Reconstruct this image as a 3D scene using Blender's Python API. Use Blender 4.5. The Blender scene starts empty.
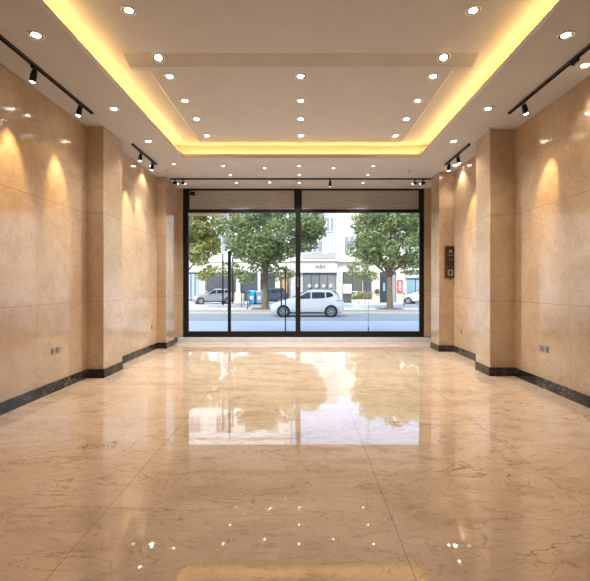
import bpy, bmesh, math, random
from mathutils import Vector, Matrix
R = math.radians
SC = bpy.context.scene
COL = SC.collection
random.seed(7)

# ------------------------------------------------------------------ helpers
class MB:
    """collects simple shapes into one mesh"""
    def __init__(s): s.v = []; s.f = []; s.sm = []
    def add(s, vs, fs, smooth=False):
        b = len(s.v); s.v += [tuple(v) for v in vs]
        for f in fs: s.f.append([i + b for i in f]); s.sm.append(smooth)
        return s
    def box(s, x0, y0, z0, x1, y1, z1):
        x0, x1 = sorted((x0, x1)); y0, y1 = sorted((y0, y1)); z0, z1 = sorted((z0, z1))
        vs = [(x0,y0,z0),(x1,y0,z0),(x1,y1,z0),(x0,y1,z0),(x0,y0,z1),(x1,y0,z1),(x1,y1,z1),(x0,y1,z1)]
        return s.add(vs, [(3,2,1,0),(4,5,6,7),(0,1,5,4),(1,2,6,5),(2,3,7,6),(3,0,4,7)])
    def prism(s, poly, a0, a1, axis='x'):
        """polygon extruded along an axis; poly is given in the other two axes"""
        def P(p, a):
            return {'x': (a, p[0], p[1]), 'y': (p[0], a, p[1]), 'z': (p[0], p[1], a)}[axis]
        n = len(poly)
        vs = [P(p, a0) for p in poly] + [P(p, a1) for p in poly]
        fs = [list(range(n))[::-1], [n + i for i in range(n)]]
        fs += [(i, (i+1) % n, n + (i+1) % n, n + i) for i in range(n)]
        return s.add(vs, fs)
    def tube(s, pts, rad, n=10, cap=True, smooth=True):
        pts = [Vector(p) for p in pts]
        if not isinstance(rad, (list, tuple)): rad = [rad] * len(pts)
        b = len(s.v); prev = None
        for i, p in enumerate(pts):
            d = (pts[min(i+1, len(pts)-1)] - pts[max(i-1, 0)]).normalized()
            if prev is None: prev = d.orthogonal().normalized()
            u = (prev - d * prev.dot(d)).normalized(); w = d.cross(u); prev = u
            for k in range(n):
                a = 2*math.pi*k/n
                s.v.append(tuple(p + (u*math.cos(a) + w*math.sin(a)) * rad[i]))
        for i in range(len(pts)-1):
            for k in range(n):
                s.f.append([b+i*n+k, b+i*n+(k+1) % n, b+(i+1)*n+(k+1) % n, b+(i+1)*n+k]); s.sm.append(smooth)
        if cap:
            s.f.append([b+k for k in range(n)][::-1]); s.sm.append(False)
            e = b+(len(pts)-1)*n
            s.f.append([e+k for k in range(n)]); s.sm.append(False)
        return s
    def lathe(s, prof, n=24, c=(0,0,0), axis='z', smooth=True):
        """profile of (radius, height)"""
        b = len(s.v)
        for r, h in prof:
            for k in range(n):
                a = 2*math.pi*k/n
                x, y = r*math.cos(a), r*math.sin(a)
                v = (x, y, h) if axis == 'z' else (x, h, y)
                s.v.append((v[0]+c[0], v[1]+c[1], v[2]+c[2]))
        for i in range(len(prof)-1):
            for k in range(n):
                s.f.append([b+i*n+k, b+i*n+(k+1) % n, b+(i+1)*n+(k+1) % n, b+(i+1)*n+k]); s.sm.append(smooth)
        return s
    def disc(s, r, h, n=24, c=(0,0,0), axis='z'):
        vs = []
        for k in range(n):
            a = 2*math.pi*k/n
            x, y = r*math.cos(a), r*math.sin(a)
            v = (x, y, h) if axis == 'z' else (x, h, y)
            vs.append((v[0]+c[0], v[1]+c[1], v[2]+c[2]))
        return s.add(vs, [list(range(n))])
    def blob(s, c, r, nu=12, nv=8):
        if not isinstance(r, (list, tuple)): r = (r, r, r)
        vs = []; fs = []
        for j in range(nv+1):
            t = math.pi*j/nv
            for i in range(nu):
                a = 2*math.pi*i/nu
                vs.append((c[0]+r[0]*math.sin(t)*math.cos(a), c[1]+r[1]*math.sin(t)*math.sin(a), c[2]+r[2]*math.cos(t)))
        for j in range(nv):
            for i in range(nu):
                fs.append((j*nu+i, (j+1)*nu+i, (j+1)*nu+(i+1) % nu, j*nu+(i+1) % nu))
        return s.add(vs, fs, True)
    def build(s, name, mat, parent=None, bevel=0, kind=None, recalc=True):
        me = bpy.data.meshes.new(name)
        me.from_pydata(s.v, [], s.f)
        me.polygons.foreach_set('use_smooth', s.sm)
        if recalc:
            bm = bmesh.new(); bm.from_mesh(me)
            bmesh.ops.recalc_face_normals(bm, faces=bm.faces)
            bm.to_mesh(me); bm.free()
        me.materials.append(mat)
        o = bpy.data.objects.new(name, me); COL.objects.link(o)
        if parent: o.parent = parent
        if bevel:
            m = o.modifiers.new('bevel', 'BEVEL'); m.width = bevel; m.segments = 2; m.limit_method = 'ANGLE'
        if kind: o['kind'] = kind
        return o

def thing(name, label, cat, loc=(0,0,0), rz=0, group=None):
    o = bpy.data.objects.new(name, None); COL.objects.link(o)
    o.empty_display_size = .1
    o.location = loc; o.rotation_euler = (0, 0, rz)
    o['label'] = label; o['category'] = cat
    if group: o['group'] = group
    return o
def tag(o, label, cat, group=None, kind=None):
    o['label'] = label; o['category'] = cat
    if group: o['group'] = group
    if kind: o['kind'] = kind
    return o
def dup(root, loc, label, rot=None, group=None):
    def cp(o, par):
        c = o.copy(); COL.objects.link(c)
        if par: c.parent = par
        for ch in list(o.children): cp(ch, c)
        return c
    r = cp(root, None); r.location = loc; r['label'] = label
    if rot is not None: r.rotation_euler = rot
    if group: r['group'] = group
    return r

# ------------------------------------------------------------------ materials
def mat(name, col, rough=.5, metal=0, spec=.5, emit=None, estr=0, alpha=None):
    m = bpy.data.materials.new(name); m.use_nodes = True
    b = m.node_tree.nodes['Principled BSDF']
    b.inputs['Base Color'].default_value = (*col, 1)
    b.inputs['Roughness'].default_value = rough
    b.inputs['Metallic'].default_value = metal
    b.inputs['Specular IOR Level'].default_value = spec
    if emit:
        b.inputs['Emission Color'].default_value = (*emit, 1)
        b.inputs['Emission Strength'].default_value = estr
    return m
class NT:
    def __init__(s, m): s.t = m.node_tree; s.n = s.t.nodes; s.l = s.t.links; s.b = s.n.get('Principled BSDF')
    def new(s, typ, **kw):
        n = s.n.new(typ)
        for k, v in kw.items():
            if k.startswith('i_'): n.inputs[k[2:].replace('_', ' ')].default_value = v
            else: setattr(n, k, v)
        return n
    def link(s, a, b): s.l.new(a, b)
    def math(s, op, a, b=None, clamp=False):
        n = s.n.new('ShaderNodeMath'); n.operation = op; n.use_clamp = clamp
        for i, v in enumerate((a, b)):
            if v is None: continue
            if isinstance(v, (int, float)): n.inputs[i].default_value = v
            else: s.link(v, n.inputs[i])
        return n.outputs[0]
    def ramp(s, fac, stops):
        n = s.n.new('ShaderNodeValToRGB'); e = n.color_ramp.elements
        while len(e) > 1: e.remove(e[-1])
        for i, (p, c) in enumerate(stops):
            x = e[0] if i == 0 else e.new(p)
            x.position = p; x.color = (*c, 1) if len(c) == 3 else c
        s.link(fac, n.inputs[0]); return n.outputs[0]
    def mix(s, fac, a, b, mode='MIX'):
        n = s.n.new('ShaderNodeMix'); n.data_type = 'RGBA'; n.blend_type = mode
        for sock, v in ((n.inputs[0], fac), (n.inputs[6], a), (n.inputs[7], b)):
            if isinstance(v, (int, float)): sock.default_value = v
            elif isinstance(v, tuple): sock.default_value = (*v, 1)
            else: s.link(v, sock)
        return n.outputs[2]
    def obj(s): return s.new('ShaderNodeTexCoord').outputs['Object']

def veins(nt, co, scale, width, dist, detail=6, seed=0.0, stretch=(1,1,1)):
    """thin wandering lines: a narrow band of a noise value"""
    mp = nt.new('ShaderNodeMapping'); mp.inputs['Location'].default_value = (seed, seed*1.7, seed*.6)
    mp.inputs['Scale'].default_value = stretch
    nt.link(co, mp.inputs[0])
    no = nt.new('ShaderNodeTexNoise', i_Scale=scale, i_Detail=detail, i_Roughness=.55, i_Distortion=dist)
    nt.link(mp.outputs[0], no.inputs['Vector'])
    d = nt.math('ABSOLUTE', nt.math('SUBTRACT', no.outputs['Fac'], .5))
    return nt.math('SUBTRACT', 1.0, nt.math('DIVIDE', d, width, True), True)

def line_mask(nt, val, positions, half):
    out = None
    for p in positions:
        m = nt.math('LESS_THAN', nt.math('ABSOLUTE', nt.math('SUBTRACT', val, p)), half)
        out = m if out is None else nt.math('MAXIMUM', out, m)
    return out

def wall_marble(name, r0, spec, tint=(1,1,1), ior=1.5):
    m = mat(name, (.6,.45,.33), .22, spec=spec); nt = NT(m); co = nt.obj()
    n1 = nt.new('ShaderNodeTexNoise', i_Scale=1.3, i_Detail=8, i_Roughness=.62, i_Distortion=.8); nt.link(co, n1.inputs['Vector'])
    c = nt.ramp(n1.outputs['Fac'], [(.25,(.45,.31,.18)), (.5,(.56,.41,.265)), (.78,(.64,.495,.34))])
    n2 = nt.new('ShaderNodeTexNoise', i_Scale=9, i_Detail=6, i_Roughness=.7, i_Distortion=1.5); nt.link(co, n2.inputs['Vector'])
    c = nt.mix(nt.math('MULTIPLY', nt.math('SUBTRACT', n2.outputs['Fac'], .45, True), 1.1), c, (.64,.51,.37))
    v = veins(nt, co, 1.1, .022, 1.6, 8, 3.1, (1, 1, 1.6))
    c = nt.mix(nt.math('MULTIPLY', v, .38), c, (.38,.25,.15))
    v2 = veins(nt, co, 2.6, .016, 2.2, 7, 9.4, (1, 1, .8))
    c = nt.mix(nt.math('MULTIPLY', v2, .38), c, (.80,.62,.47))
    sp = nt.new('ShaderNodeSeparateXYZ'); nt.link(co, sp.inputs[0])
    j = line_mask(nt, sp.outputs['Z'], (1.24, 2.67), .005)
    j2 = line_mask(nt, sp.outputs['Y'], (4.35, 5.66, 8.95), .003)
    c = nt.mix(nt.math('MULTIPLY', nt.math('MAXIMUM', j, j2), .85), c, (.33,.24,.17))
    c = nt.mix(1.0, c, tint, 'MULTIPLY'); nt.b.inputs['IOR'].default_value = ior
    nt.link(c, nt.b.inputs['Base Color'])
    r = nt.math('ADD', nt.math('MULTIPLY', n2.outputs['Fac'], .12), r0)
    nt.link(r, nt.b.inputs['Roughness'])
    bp = nt.new('ShaderNodeBump', i_Strength=.16, i_Distance=.010)
    n3 = nt.new('ShaderNodeTexNoise', i_Scale=6.0, i_Detail=3, i_Roughness=.5, i_Distortion=1.6); nt.link(co, n3.inputs['Vector'])
    nt.link(n3.outputs['Fac'], bp.inputs['Height']); nt.link(bp.outputs[0], nt.b.inputs['Normal'])
    return m

def floor_marble():
    m = mat('polished beige marble floor', (.6,.42,.28), .025, spec=.6); nt = NT(m); nt.b.inputs['IOR'].default_value = 1.75; co = nt.obj()
    mp = nt.new('ShaderNodeMapping'); mp.inputs['Scale'].default_value = (.75, 1.5, 1); mp.inputs['Rotation'].default_value = (0,0,.35)
    nt.link(co, mp.inputs[0]); cs = mp.outputs[0]
    n1 = nt.new('ShaderNodeTexNoise', i_Scale=1.6, i_Detail=9, i_Roughness=.62, i_Distortion=1.1); nt.link(cs, n1.inputs['Vector'])
    c = nt.ramp(n1.outputs['Fac'], [(.28,(.53,.405,.29)), (.48,(.71,.57,.44)), (.75,(.79,.66,.53))])
    n2 = nt.new('ShaderNodeTexNoise', i_Scale=6, i_Detail=7, i_Roughness=.7, i_Distortion=2.2); nt.link(cs, n2.inputs['Vector'])
    c = nt.mix(nt.math('MULTIPLY', nt.math('SUBTRACT', n2.outputs['Fac'], .5, True), 1.6), c, (.47,.30,.17))
    brk = nt.new('ShaderNodeTexNoise', i_Scale=.9, i_Detail=3); nt.link(co, brk.inputs['Vector'])
    bm_ = nt.math('MULTIPLY', nt.math('SUBTRACT', brk.outputs['Fac'], .42, True), 5, True)
    v = veins(nt, cs, .95, .010, 2.0, 9, 1.3)
    c = nt.mix(nt.math('MULTIPLY', nt.math('MULTIPLY', v, bm_), .85), c, (.16,.085,.045))
    v2 = veins(nt, cs, 2.3, .014, 2.5, 8, 6.2)
    c = nt.mix(nt.math('MULTIPLY', v2, .55), c, (.30,.17,.09))
    v3 = veins(nt, cs, 1.5, .012, 2.0, 8, 11.0)
    c = nt.mix(nt.math('MULTIPLY', v3, .4), c, (.74,.58,.42))
    sp = nt.new('ShaderNodeSeparateXYZ'); nt.link(co, sp.inputs[0])
    jx = line_mask(nt, sp.outputs['X'], (-1.30, .585, 1.92), .003)
    jy = line_mask(nt, sp.outputs['Y'], (3.62, 6.05, 8.5), .0025)
    c = nt.mix(nt.math('MAXIMUM', nt.math('MULTIPLY', jx, .55), nt.math('MULTIPLY', jy, .25)), c, (.16,.09,.05))
    nt.link(c, nt.b.inputs['Base Color'])
    bp = nt.new('ShaderNodeBump', i_Strength=.006, i_Distance=.01)
    n3 = nt.new('ShaderNodeTexNoise', i_Scale=1.1, i_Detail=2); nt.link(co, n3.inputs['Vector'])
    nt.link(n3.outputs['Fac'], bp.inputs['Height']); nt.link(bp.outputs[0], nt.b.inputs['Normal'])
    return m

def black_marble():
    m = mat('black veined marble', (.02,.018,.016), .12, spec=.25); nt = NT(m); co = nt.obj()
    v = veins(nt, co, 3.5, .02, 2.5, 8, 2.2, (1,1,2)); v2 = veins(nt, co, 9, .03, 2, 6, 5.0, (1,1,2))
    br = nt.new('ShaderNodeTexNoise', i_Scale=2.2, i_Detail=2); nt.link(co, br.inputs['Vector'])
    k = nt.math('MULTIPLY', nt.math('SUBTRACT', br.outputs['Fac'], .45, True), 5, True)
    c = nt.mix(nt.math('MULTIPLY', nt.math('MAXIMUM', v, nt.math('MULTIPLY', v2, .5)), nt.math('ADD', nt.math('MULTIPLY', k, .6), .04)), (.020,.017,.015), (.45,.40,.34))
    nt.link(c, nt.b.inputs['Base Color'])
    return m

def noisy(name, c0, c1, scale, rough=.8, detail=5, bump=0, spec=.3):
    m = mat(name, c0, rough, spec=spec); nt = NT(m); co = nt.obj()
    n = nt.new('ShaderNodeTexNoise', i_Scale=scale, i_Detail=detail, i_Roughness=.6); nt.link(co, n.inputs['Vector'])
    nt.link(nt.ramp(n.outputs['Fac'], [(.3, c0), (.7, c1)]), nt.b.inputs['Base Color'])
    if bump:
        b = nt.new('ShaderNodeBump', i_Strength=bump, i_Distance=.01); nt.link(n.outputs['Fac'], b.inputs['Height']); nt.link(b.outputs[0], nt.b.inputs['Normal'])
    return m

def glass_mat(name, tint=(.96,.98,.98), f=1.0):
    m = bpy.data.materials.new(name); m.use_nodes = True; t = m.node_tree; t.nodes.clear()
    o = t.nodes.new('ShaderNodeOutputMaterial'); mx = t.nodes.new('ShaderNodeMixShader')
    tr = t.nodes.new('ShaderNodeBsdfTransparent'); tr.inputs[0].default_value = (*tint, 1)
    gl = t.nodes.new('ShaderNodeBsdfGlossy'); gl.inputs['Roughness'].default_value = .0; gl.inputs[0].default_value = (f,f,f,1)
    fr = t.nodes.new('ShaderNodeFresnel'); fr.inputs[0].default_value = 1.3
    t.links.new(fr.outputs[0], mx.inputs[0]); t.links.new(tr.outputs[0], mx.inputs[1]); t.links.new(gl.outputs[0], mx.inputs[2])
    t.links.new(mx.outputs[0], o.inputs[0]); return m

def leaf_mat(name, c0, c1, c2):
    m = bpy.data.materials.new(name); m.use_nodes = True; t = m.node_tree; t.nodes.clear(); nt = NT(m)
    o = t.nodes.new('ShaderNodeOutputMaterial'); mx = t.nodes.new('ShaderNodeMixShader'); mx.inputs[0].default_value = .40
    co = nt.obj()
    n = nt.new('ShaderNodeTexNoise', i_Scale=3.0, i_Detail=6, i_Roughness=.8); nt.link(co, n.inputs['Vector'])
    c = nt.ramp(n.outputs['Fac'], [(.3, c0), (.52, c1), (.72, c2)])
    d = t.nodes.new('ShaderNodeBsdfDiffuse'); tl = t.nodes.new('ShaderNodeBsdfTranslucent')
    nt.link(c, d.inputs[0]); nt.link(nt.mix(.35, c, (.34,.38,.13)), tl.inputs[0])
    nt.link(d.outputs[0], mx.inputs[1]); nt.link(tl.outputs[0], mx.inputs[2]); nt.link(mx.outputs[0], o.inputs[0])
    return m

def emis(name, col, strength, sample=True):
    m = mat(name, (.8,.8,.8), .4, emit=col, estr=strength)
    if not sample:
        m.cycles.emission_sampling = 'NONE'
    return m

M = dict(
    wall=wall_marble('beige polished wall marble', .05, .6, (.83,.82,.825)), col=wall_marble('glossy beige column marble', .12, .5, (.83,.82,.825), 2.1), floor=floor_marble(), base=black_marble(),
    paint=noisy('warm white ceiling paint', (.51,.51,.515), (.54,.54,.545), 3, .75),
    black=mat('black powder coat', (.010,.010,.011), .5, spec=.25), blackgl=mat('black gloss metal', (.016,.016,.018), .22, spec=.6),
    glass=glass_mat('clear shop glass'), edge=mat('glass edge', (.20,.26,.24), .6, spec=.1),
    handle=mat('dark grey handle metal', (.05,.052,.055), .35, .5), steel=mat('brushed steel', (.55,.55,.55), .3, 1), shutter=mat('painted shutter metal', (.50,.505,.52), .45, .1),
    sill=noisy('pale threshold stone', (.56,.58,.62), (.64,.66,.70), 8, .08, spec=.8),
    lens=emis('lit lamp lens', (1,.93,.80), 26, False), lens_dim=emis('lit small lamp lens', (1,.95,.86), 9, False),
    lens_soft=emis('soft lit lens', (.95,.97,1), 1.2, False),
    ringw=mat('white lamp trim', (.75,.72,.68), .4), baffle=mat('dark lamp baffle', (.10,.085,.07), .45),
    led=emis('warm LED strip', (1,.55,.16), 30), socket=mat('grey socket plate', (.30,.28,.27), .35, .3), dark=mat('dark plastic', (.03,.028,.027), .4),
    plaque=mat('dark bronze plate', (.05,.028,.016), .3, .4), plaque_f=mat('bronze frame', (.22,.12,.06), .35, .6), greyp=mat('grey pad', (.30,.27,.24), .4),
)

# ------------------------------------------------------------------ camera
CAMZ = 1.5
cam = bpy.data.cameras.new('camera'); co_ = bpy.data.objects.new('camera', cam); COL.objects.link(co_)
co_.location = (0, 0, CAMZ); co_.rotation_euler = (R(90), 0, 0)
cam.sensor_width = 36; cam.lens = 430/590*36; cam.shift_x = -6/590; cam.shift_y = -5/590
cam.clip_start = .05; cam.clip_end = 500
SC.camera = co_

# ------------------------------------------------------------------ room shell
CZ = 4.08
XL, XL2, XLC, XLE = -3.48, -3.42, -3.20, -3.27
XR, XR2, XRC = 3.54, 3.46, 3.13
def S(o): o['kind'] = 'structure'; return o
S(MB().box(-3.9, -2.2, -.25, 3.9, 11.36, 0).build('floor', M['floor']))
S(MB().box(-3.9, -2.2, 0, XL, 7.3, 4.6).build('wall_left', M['wall']))
S(MB().box(-3.9, 7.3, 0, XL2, 10.5, 4.6).build('wall_left', M['wall']))
S(MB().box(-3.9, 10.5, 0, XLE, 11.6, 4.6).build('wall_left', M['wall']))
S(MB().box(XR, -2.2, 0, 3.9, 7.4, 4.6).build('wall_right', M['wall']))
S(MB().box(XR2, 7.4, 0, 3.9, 10.0, 4.6).build('wall_right', M['wall']))
S(MB().box(XR2, 10.0, 0, 3.9, 11.6, 4.6).build('wall_right', M['wall']))
S(MB().box(-3.9, -2.4, 0, 3.9, -2.2, 4.6).build('wall_back', M['wall']))
S(MB().box(3.275, 11.40, 0, XR2, 11.6, CZ).build('wall_front', M['wall']))
cols = [(XL-.02, 6.97, XLC, 7.70), (XL2-.02, 10.20, XLC, 10.85), (XRC, 7.12, XR+.02, 7.70), (XRC, 9.75, XR2+.02, 10.35)]
for c in cols:
    S(MB().box(c[0], c[1], 0, c[2], c[3], CZ).build('column', M['col'], bevel=.004))
# baseboards, one per straight run
bh, bt = .145, .014
def bb(side, x0, y0, x1, y1): S(MB().box(x0, y0, 0, x1, y1, bh).build('baseboard_'+side, M['base'], bevel=.003))
bb('left', XL, -2.2, XL+bt, 6.97); bb('left', XL, 6.97-bt, XLC+bt, 6.97); bb('left', XLC, 6.97, XLC+bt, 7.70)
bb('left', XL2, 7.70, XL2+bt, 10.20); bb('left', XL2, 10.20-bt, XLC+bt, 10.20); bb('left', XLC, 10.20, XLC+bt, 10.85)
bb('left', XLE, 10.85, XLE+bt, 11.36)
bb('right', XR-bt, -2.2, XR, 7.12); bb('right', XRC-bt, 7.12-bt, XR, 7.12); bb('right', XRC-bt, 7.12, XRC, 7.70)
bb('right', XR2-bt, 7.70, XR2, 9.75); bb('right', XRC-bt, 9.75-bt, XR2, 9.75); bb('right', XRC-bt, 9.75, XRC, 10.35)
bb('right', XR2-bt, 10.35, XR2, 11.40); bb('right', 3.275, 11.40-bt, XR2, 11.40)

# ceiling: soffit ring, raised tray with hidden LED strips, dropped centre panel
LIP, TZ, PZ = .08, 4.425, 4.35
YN, YF, XC = .3, 8.70, 2.40
ceil = bpy.data.objects.new('ceiling', None); COL.objects.link(ceil); ceil['kind'] = 'structure'
for nm, b in (('soffit', (-3.9, -2.2, -XC, 11.6)), ('soffit', (XC, -2.2, 3.9, 11.6)), ('soffit', (-XC, YF, XC, 11.6)), ('soffit', (-XC, -2.2, XC, YN))):
    MB().box(b[0], b[1], CZ, b[2], b[3], CZ+LIP).build(nm, M['paint'], ceil)
XO = 2.74
MB().box(-3.9, -2.2, TZ, 3.9, 11.6, TZ+.15).build('tray', M['paint'], ceil)
for b in ((-XO-.1, YN-.4, -XO, YF+.4), (XO, YN-.4, XO+.1, YF+.4), (-XO, YF+.30, XO, YF+.4), (-XO, YN-.4, XO, YN-.3)):
    MB().box(b[0], b[1], CZ+LIP, b[2], b[3], TZ).build('tray_upstand', M['paint'], ceil)
for b in ((-2.53, YN-.1, -2.50, YF+.12), (2.50, YN-.1, 2.53, YF+.12), (-2.5, YF+.18, 2.5, YF+.21)):
    hh = .035 if b[2]-b[0] > 1 else .10
    MB().box(b[0], b[1], CZ+LIP, b[2], b[3], CZ+LIP+hh).build('led_profile', M['paint'], ceil)
    MB().box(b[0], b[1], CZ+LIP+hh, b[2], b[3], CZ+LIP+hh+.012).build('led_strip', M['led'], ceil)
MB().prism([(5.41, TZ), (5.61, PZ), (5.70, PZ), (5.70, TZ)], -2.235, 2.235, 'x').build('panel_fascia', M['paint'], ceil)
pm = MB()
a, b_, c, d = -2.0, 2.0, 5.70, 8.55
pm.add([(a,c,PZ),(b_,c,PZ),(b_,d,PZ),(a,d,PZ),(a-.08,c,TZ),(b_+.08,c,TZ),(b_+.08,d+.08,TZ),(a-.08,d+.08,TZ)],
       [(3,2,1,0),(4,5,6,7),(0,1,5,4),(1,2,6,5),(2,3,7,6),(3,0,4,7)])
pm.build('drop_panel', M['paint'], ceil)

# ------------------------------------------------------------------ lamps
WARM = (1.0, .86, .69)
def spot(parent, loc, rot, power, angle, blend, col=WARM, rad=.045):
    l = bpy.data.lights.new('lamp', 'SPOT'); l.energy = power; l.spot_size = R(angle); l.spot_blend = blend; l.color = col; l.shadow_soft_size = rad
    o = bpy.data.objects.new('lamp', l); COL.objects.link(o); o.parent = parent; o.location = loc; o.rotation_euler = rot
    return o
def make_downlight(name, label, r, power, lens, group, lc=WARM):
    t = thing(name, label, 'downlight', group=group)
    MB().lathe([(r, 0), (r, -.004), (r*.93, -.009), (r*.84, -.008), (r*.80, .0)], 28).build('trim_ring', M['ringw'], t)
    MB().lathe([(r*.82, -.006), (r*.56, -.0035), (r*.52, -.003)], 28).build('baffle', M['baffle'], t)
    MB().lathe([(r*.54, -.003), (r*.45, -.0075), (r*.2, -.009), (0.0005, -.0095)], 24).build('lens', M[lens], t)
    spot(t, (0, 0, -.05), (0, 0, 0), power, 118, .6, lc)
    return t
PW = 36
protoA = make_downlight('downlight', 'x', .084, PW, 'lens', 'recessed ceiling downlights')
protoB = make_downlight('small_downlight', 'x', .052, PW*2.0, 'lens_dim', 'small recessed downlights by the shopfront', (1,.97,.94))
used = {}
def put(proto, x, y, z, label, tilt=0):
    k = proto.name
    if k not in used:
        used[k] = 1; proto.location = (x, y, z); proto['label'] = label; proto.rotation_euler = (tilt, 0, 0)
        return proto
    return dup(proto, (x, y, z), label, (tilt, 0, 0))
for sx, sd in ((-1, 'left'), (1, 'right')):
    put(protoA, sx*1.83, 4.57, TZ, f'bright round downlight in the tray ceiling nearest the camera, on the {sd}')
    put(protoA, sx*1.815, 5.47, 4.402, f'round downlight in the sloping front band of the dropped panel, at its {sd} end', -math.atan2(.075, .2))
ORD = ['first', 'second', 'third', 'fourth']
py = [5.86, 6.63, 7.36, 8.18]
for i, y in enumerate(py):
    put(protoA, -1.79, y, PZ, f'round downlight in the dropped panel, {ORD[i]} from the camera in its left row')
    put(protoA, 1.80, y, PZ, f'round downlight in the dropped panel, {ORD[i]} from the camera in its right row')
    put(protoA, -.005, y, PZ, f'round downlight in the dropped panel, {ORD[i]} from the camera in its middle row')
for i, y in enumerate([4.43, 6.27, 7.69]):
    put(protoA, -2.73, y, CZ, f'round downlight in the left soffit between cove and track, {ORD[i]} from the camera')
    put(protoA, 2.73, y, CZ, f'round downlight in the right soffit between cove and track, {ORD[i]} from the camera')
put(protoA, 3.33, 5.04, CZ, 'bright downlight close to the right wall beside the near end of the long track')
put(protoA, -3.22, 9.28, CZ, 'downlight close to the left wall beside the short left track')
put(protoA, 3.31, 9.22, CZ, 'downlight close to the right wall beside the short right track')
for j, y in enumerate([9.28, 10.02, 10.80]):
    for x, nm in ((-1.68, 'left'), (-.04, 'middle'), (1.56, 'right')):
        rw = ['row just past the cove', 'row before the cross track', 'row nearest the shutters'][j]
        put(protoB, x + (.03 if nm == 'left' else 0)*j, y, CZ, f'small {nm} downlight in the far soffit, {rw}')
put(protoB, -.80, 9.45, CZ, 'small downlight in the far soffit between the left and middle ones')
put(protoB, .71, 9.45, CZ, 'small downlight in the far soffit between the middle and right ones')
put(protoB, -.78, 10.75, CZ, 'small downlight before the shutters between the left and middle ones')
put(protoB, -2.70, 9.13, CZ, 'small downlight at the far end of the left soffit row')
# sprinkler heads
sp_ = thing('ceiling_sprinkler', 'small grey sprinkler head in the right soffit before the near right column', 'sprinkler', (3.10, 7.06, CZ), group='ceiling sprinklers')
MB().lathe([(.045, 0), (.043, -.008), (.02, -.012), (.014, -.03), (.0005, -.03)], 16).build('escutcheon', M['steel'], sp_)
MB().lathe([(.0005, -.052), (.028, -.05), (.028, -.046), (.0005, -.044)], 14).build('deflector', M['steel'], sp_)
MB().box(-.02, -.003, -.05, -.014, .003, -.01).build('yoke_arm', M['steel'], sp_); MB().box(.014, -.003, -.05, .02, .003, -.01).build('yoke_arm', M['steel'], sp_)
dup(sp_, (2.42, 9.65, CZ), 'small grey sprinkler head in the far right soffit before the cross track')
dup(sp_, (-2.98, 9.62, CZ), 'small dark sprinkler head in the far left soffit before the cross track')

# tracks
def track(name, label, x0, y0, x1, y1):
    cx, cy = (x0+x1)/2, (y0+y1)/2
    t = thing(name, label, 'lighting track', (cx, cy, CZ), group='black ceiling lighting tracks')
    L = math.hypot(x1-x0, y1-y0)/2; w = .019
    al = abs(y1-y0) > abs(x1-x0)
    def bx(m, a0, a1, b0, b1, z0, z1):
        return m.box(b0, a0, z0, b1, a1, z1) if al else m.box(a0, b0, z0, a1, b1, z1)
    m = MB(); bx(m, -L, L, -w, -w+.006, -.032, 0); bx(m, -L, L, w-.006, w, -.032, 0); bx(m, -L, L, -w+.006, w-.006, -.010, 0)
    m.build('rail', M['blackgl'], t)
    for s in (-1, 1):
        m = MB(); bx(m, s*L, s*(L+.02), -w-.001, w+.001, -.034, 0); m.build('end_cap', M['black'], t)
    return t
track('lighting_track', 'long black lighting track along the left wall near the camera', -3.12, 1.2, -3.09, 6.38)
track('lighting_track', 'long black lighting track along the right wall near the camera', 3.11, 1.2, 3.08, 6.38)
track('lighting_track', 'short black lighting track on the left between the two columns', -3.06, 7.83, -3.06, 9.10)
track('lighting_track', 'short black lighting track on the right between the two columns', 3.06, 7.83, 3.06, 9.10)
track('lighting_track', 'black cross track running the full width in front of the shutters', -3.13, 10.35, 3.11, 10.35)

def track_head(label, x, y, aim, power=175, ang=36, group='black track spotlights', scale=.86, lamp=True, drop=.09, col=(1,.66,.30), lens='lens'):
    z = CZ-.032
    t = thing('track_spotlight', label, 'spotlight', (x, y, z), group=group)
    s = scale
    MB().box(-.016*s, -.05*s, -.022, .016*s, .05*s, .0).build('adapter', M['black'], t)
    MB().tube([(0,0,-.015), (0,0,-drop+.03)], .008*s, 10).build('stem', M['black'], t)
    p = Vector((0, 0, -drop))
    d = (Vector(aim) - Vector((x, y, z)) - p).normalized()
    b = bpy.data.objects.new('head_pivot', None)
    L = .135*s; r = .041*s
    q = d.to_track_quat('-Z', 'Y')
    mb = MB().lathe([(.0005, .06*s), (r*.80, .06*s), (r*.86, .055*s), (r*.86, .02*s), (r, .012*s), (r, -L*.62), (r*.93, -L*.66), (r*.86, -L*.66), (r*.82, -L*.60)], 24)
    mb.v = [tuple(q @ Vector(v) + p) for v in mb.v]
    body = mb.build('head', M['black'], t)
    ml = MB().lathe([(r*.84, -L*.60), (r*.80, -L*.68), (r*.5, -L*.78), (.0005, -L*.82)], 20); ml.v = [tuple(q @ Vector(v) + p) for v in ml.v]
    ml.build('lens', M[lens], body, recalc=False)
    bpy.data.objects.remove(b)
    mk = MB().tube([(0, 0, -drop+.045), (0, 0, -drop+.02)], .02*s, 12); mk.build('joint', M['black'], t)
    if lamp:
        o = spot(t, tuple(p + d*(L*.95)), (0,0,0), power, ang, .75, col, .02)
        o.rotation_euler = q.to_euler()
    return t
H = 'black track spotlight '
track_head(H+'on the left near track, the one nearer the camera', -3.12, 5.02, (XL, 5.18, 2.75))
track_head(H+'at the far end of the left near track', -3.10, 6.02, (XL, 6.14, 2.75))
track_head(H+'at the far end of the right near track', 3.085, 5.93, (XR, 6.20, 2.75), drop=.10)
track_head(H+'on the left track between the columns, nearer the camera', -3.06, 8.20, (XL2, 8.52, 2.75))
track_head(H+'on the left track between the columns, its far one', -3.06, 8.85, (XL2, 9.15, 2.75))
track_head(H+'on the right track between the columns, nearer the camera', 3.06, 8.37, (XR2, 8.72, 2.75))
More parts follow.
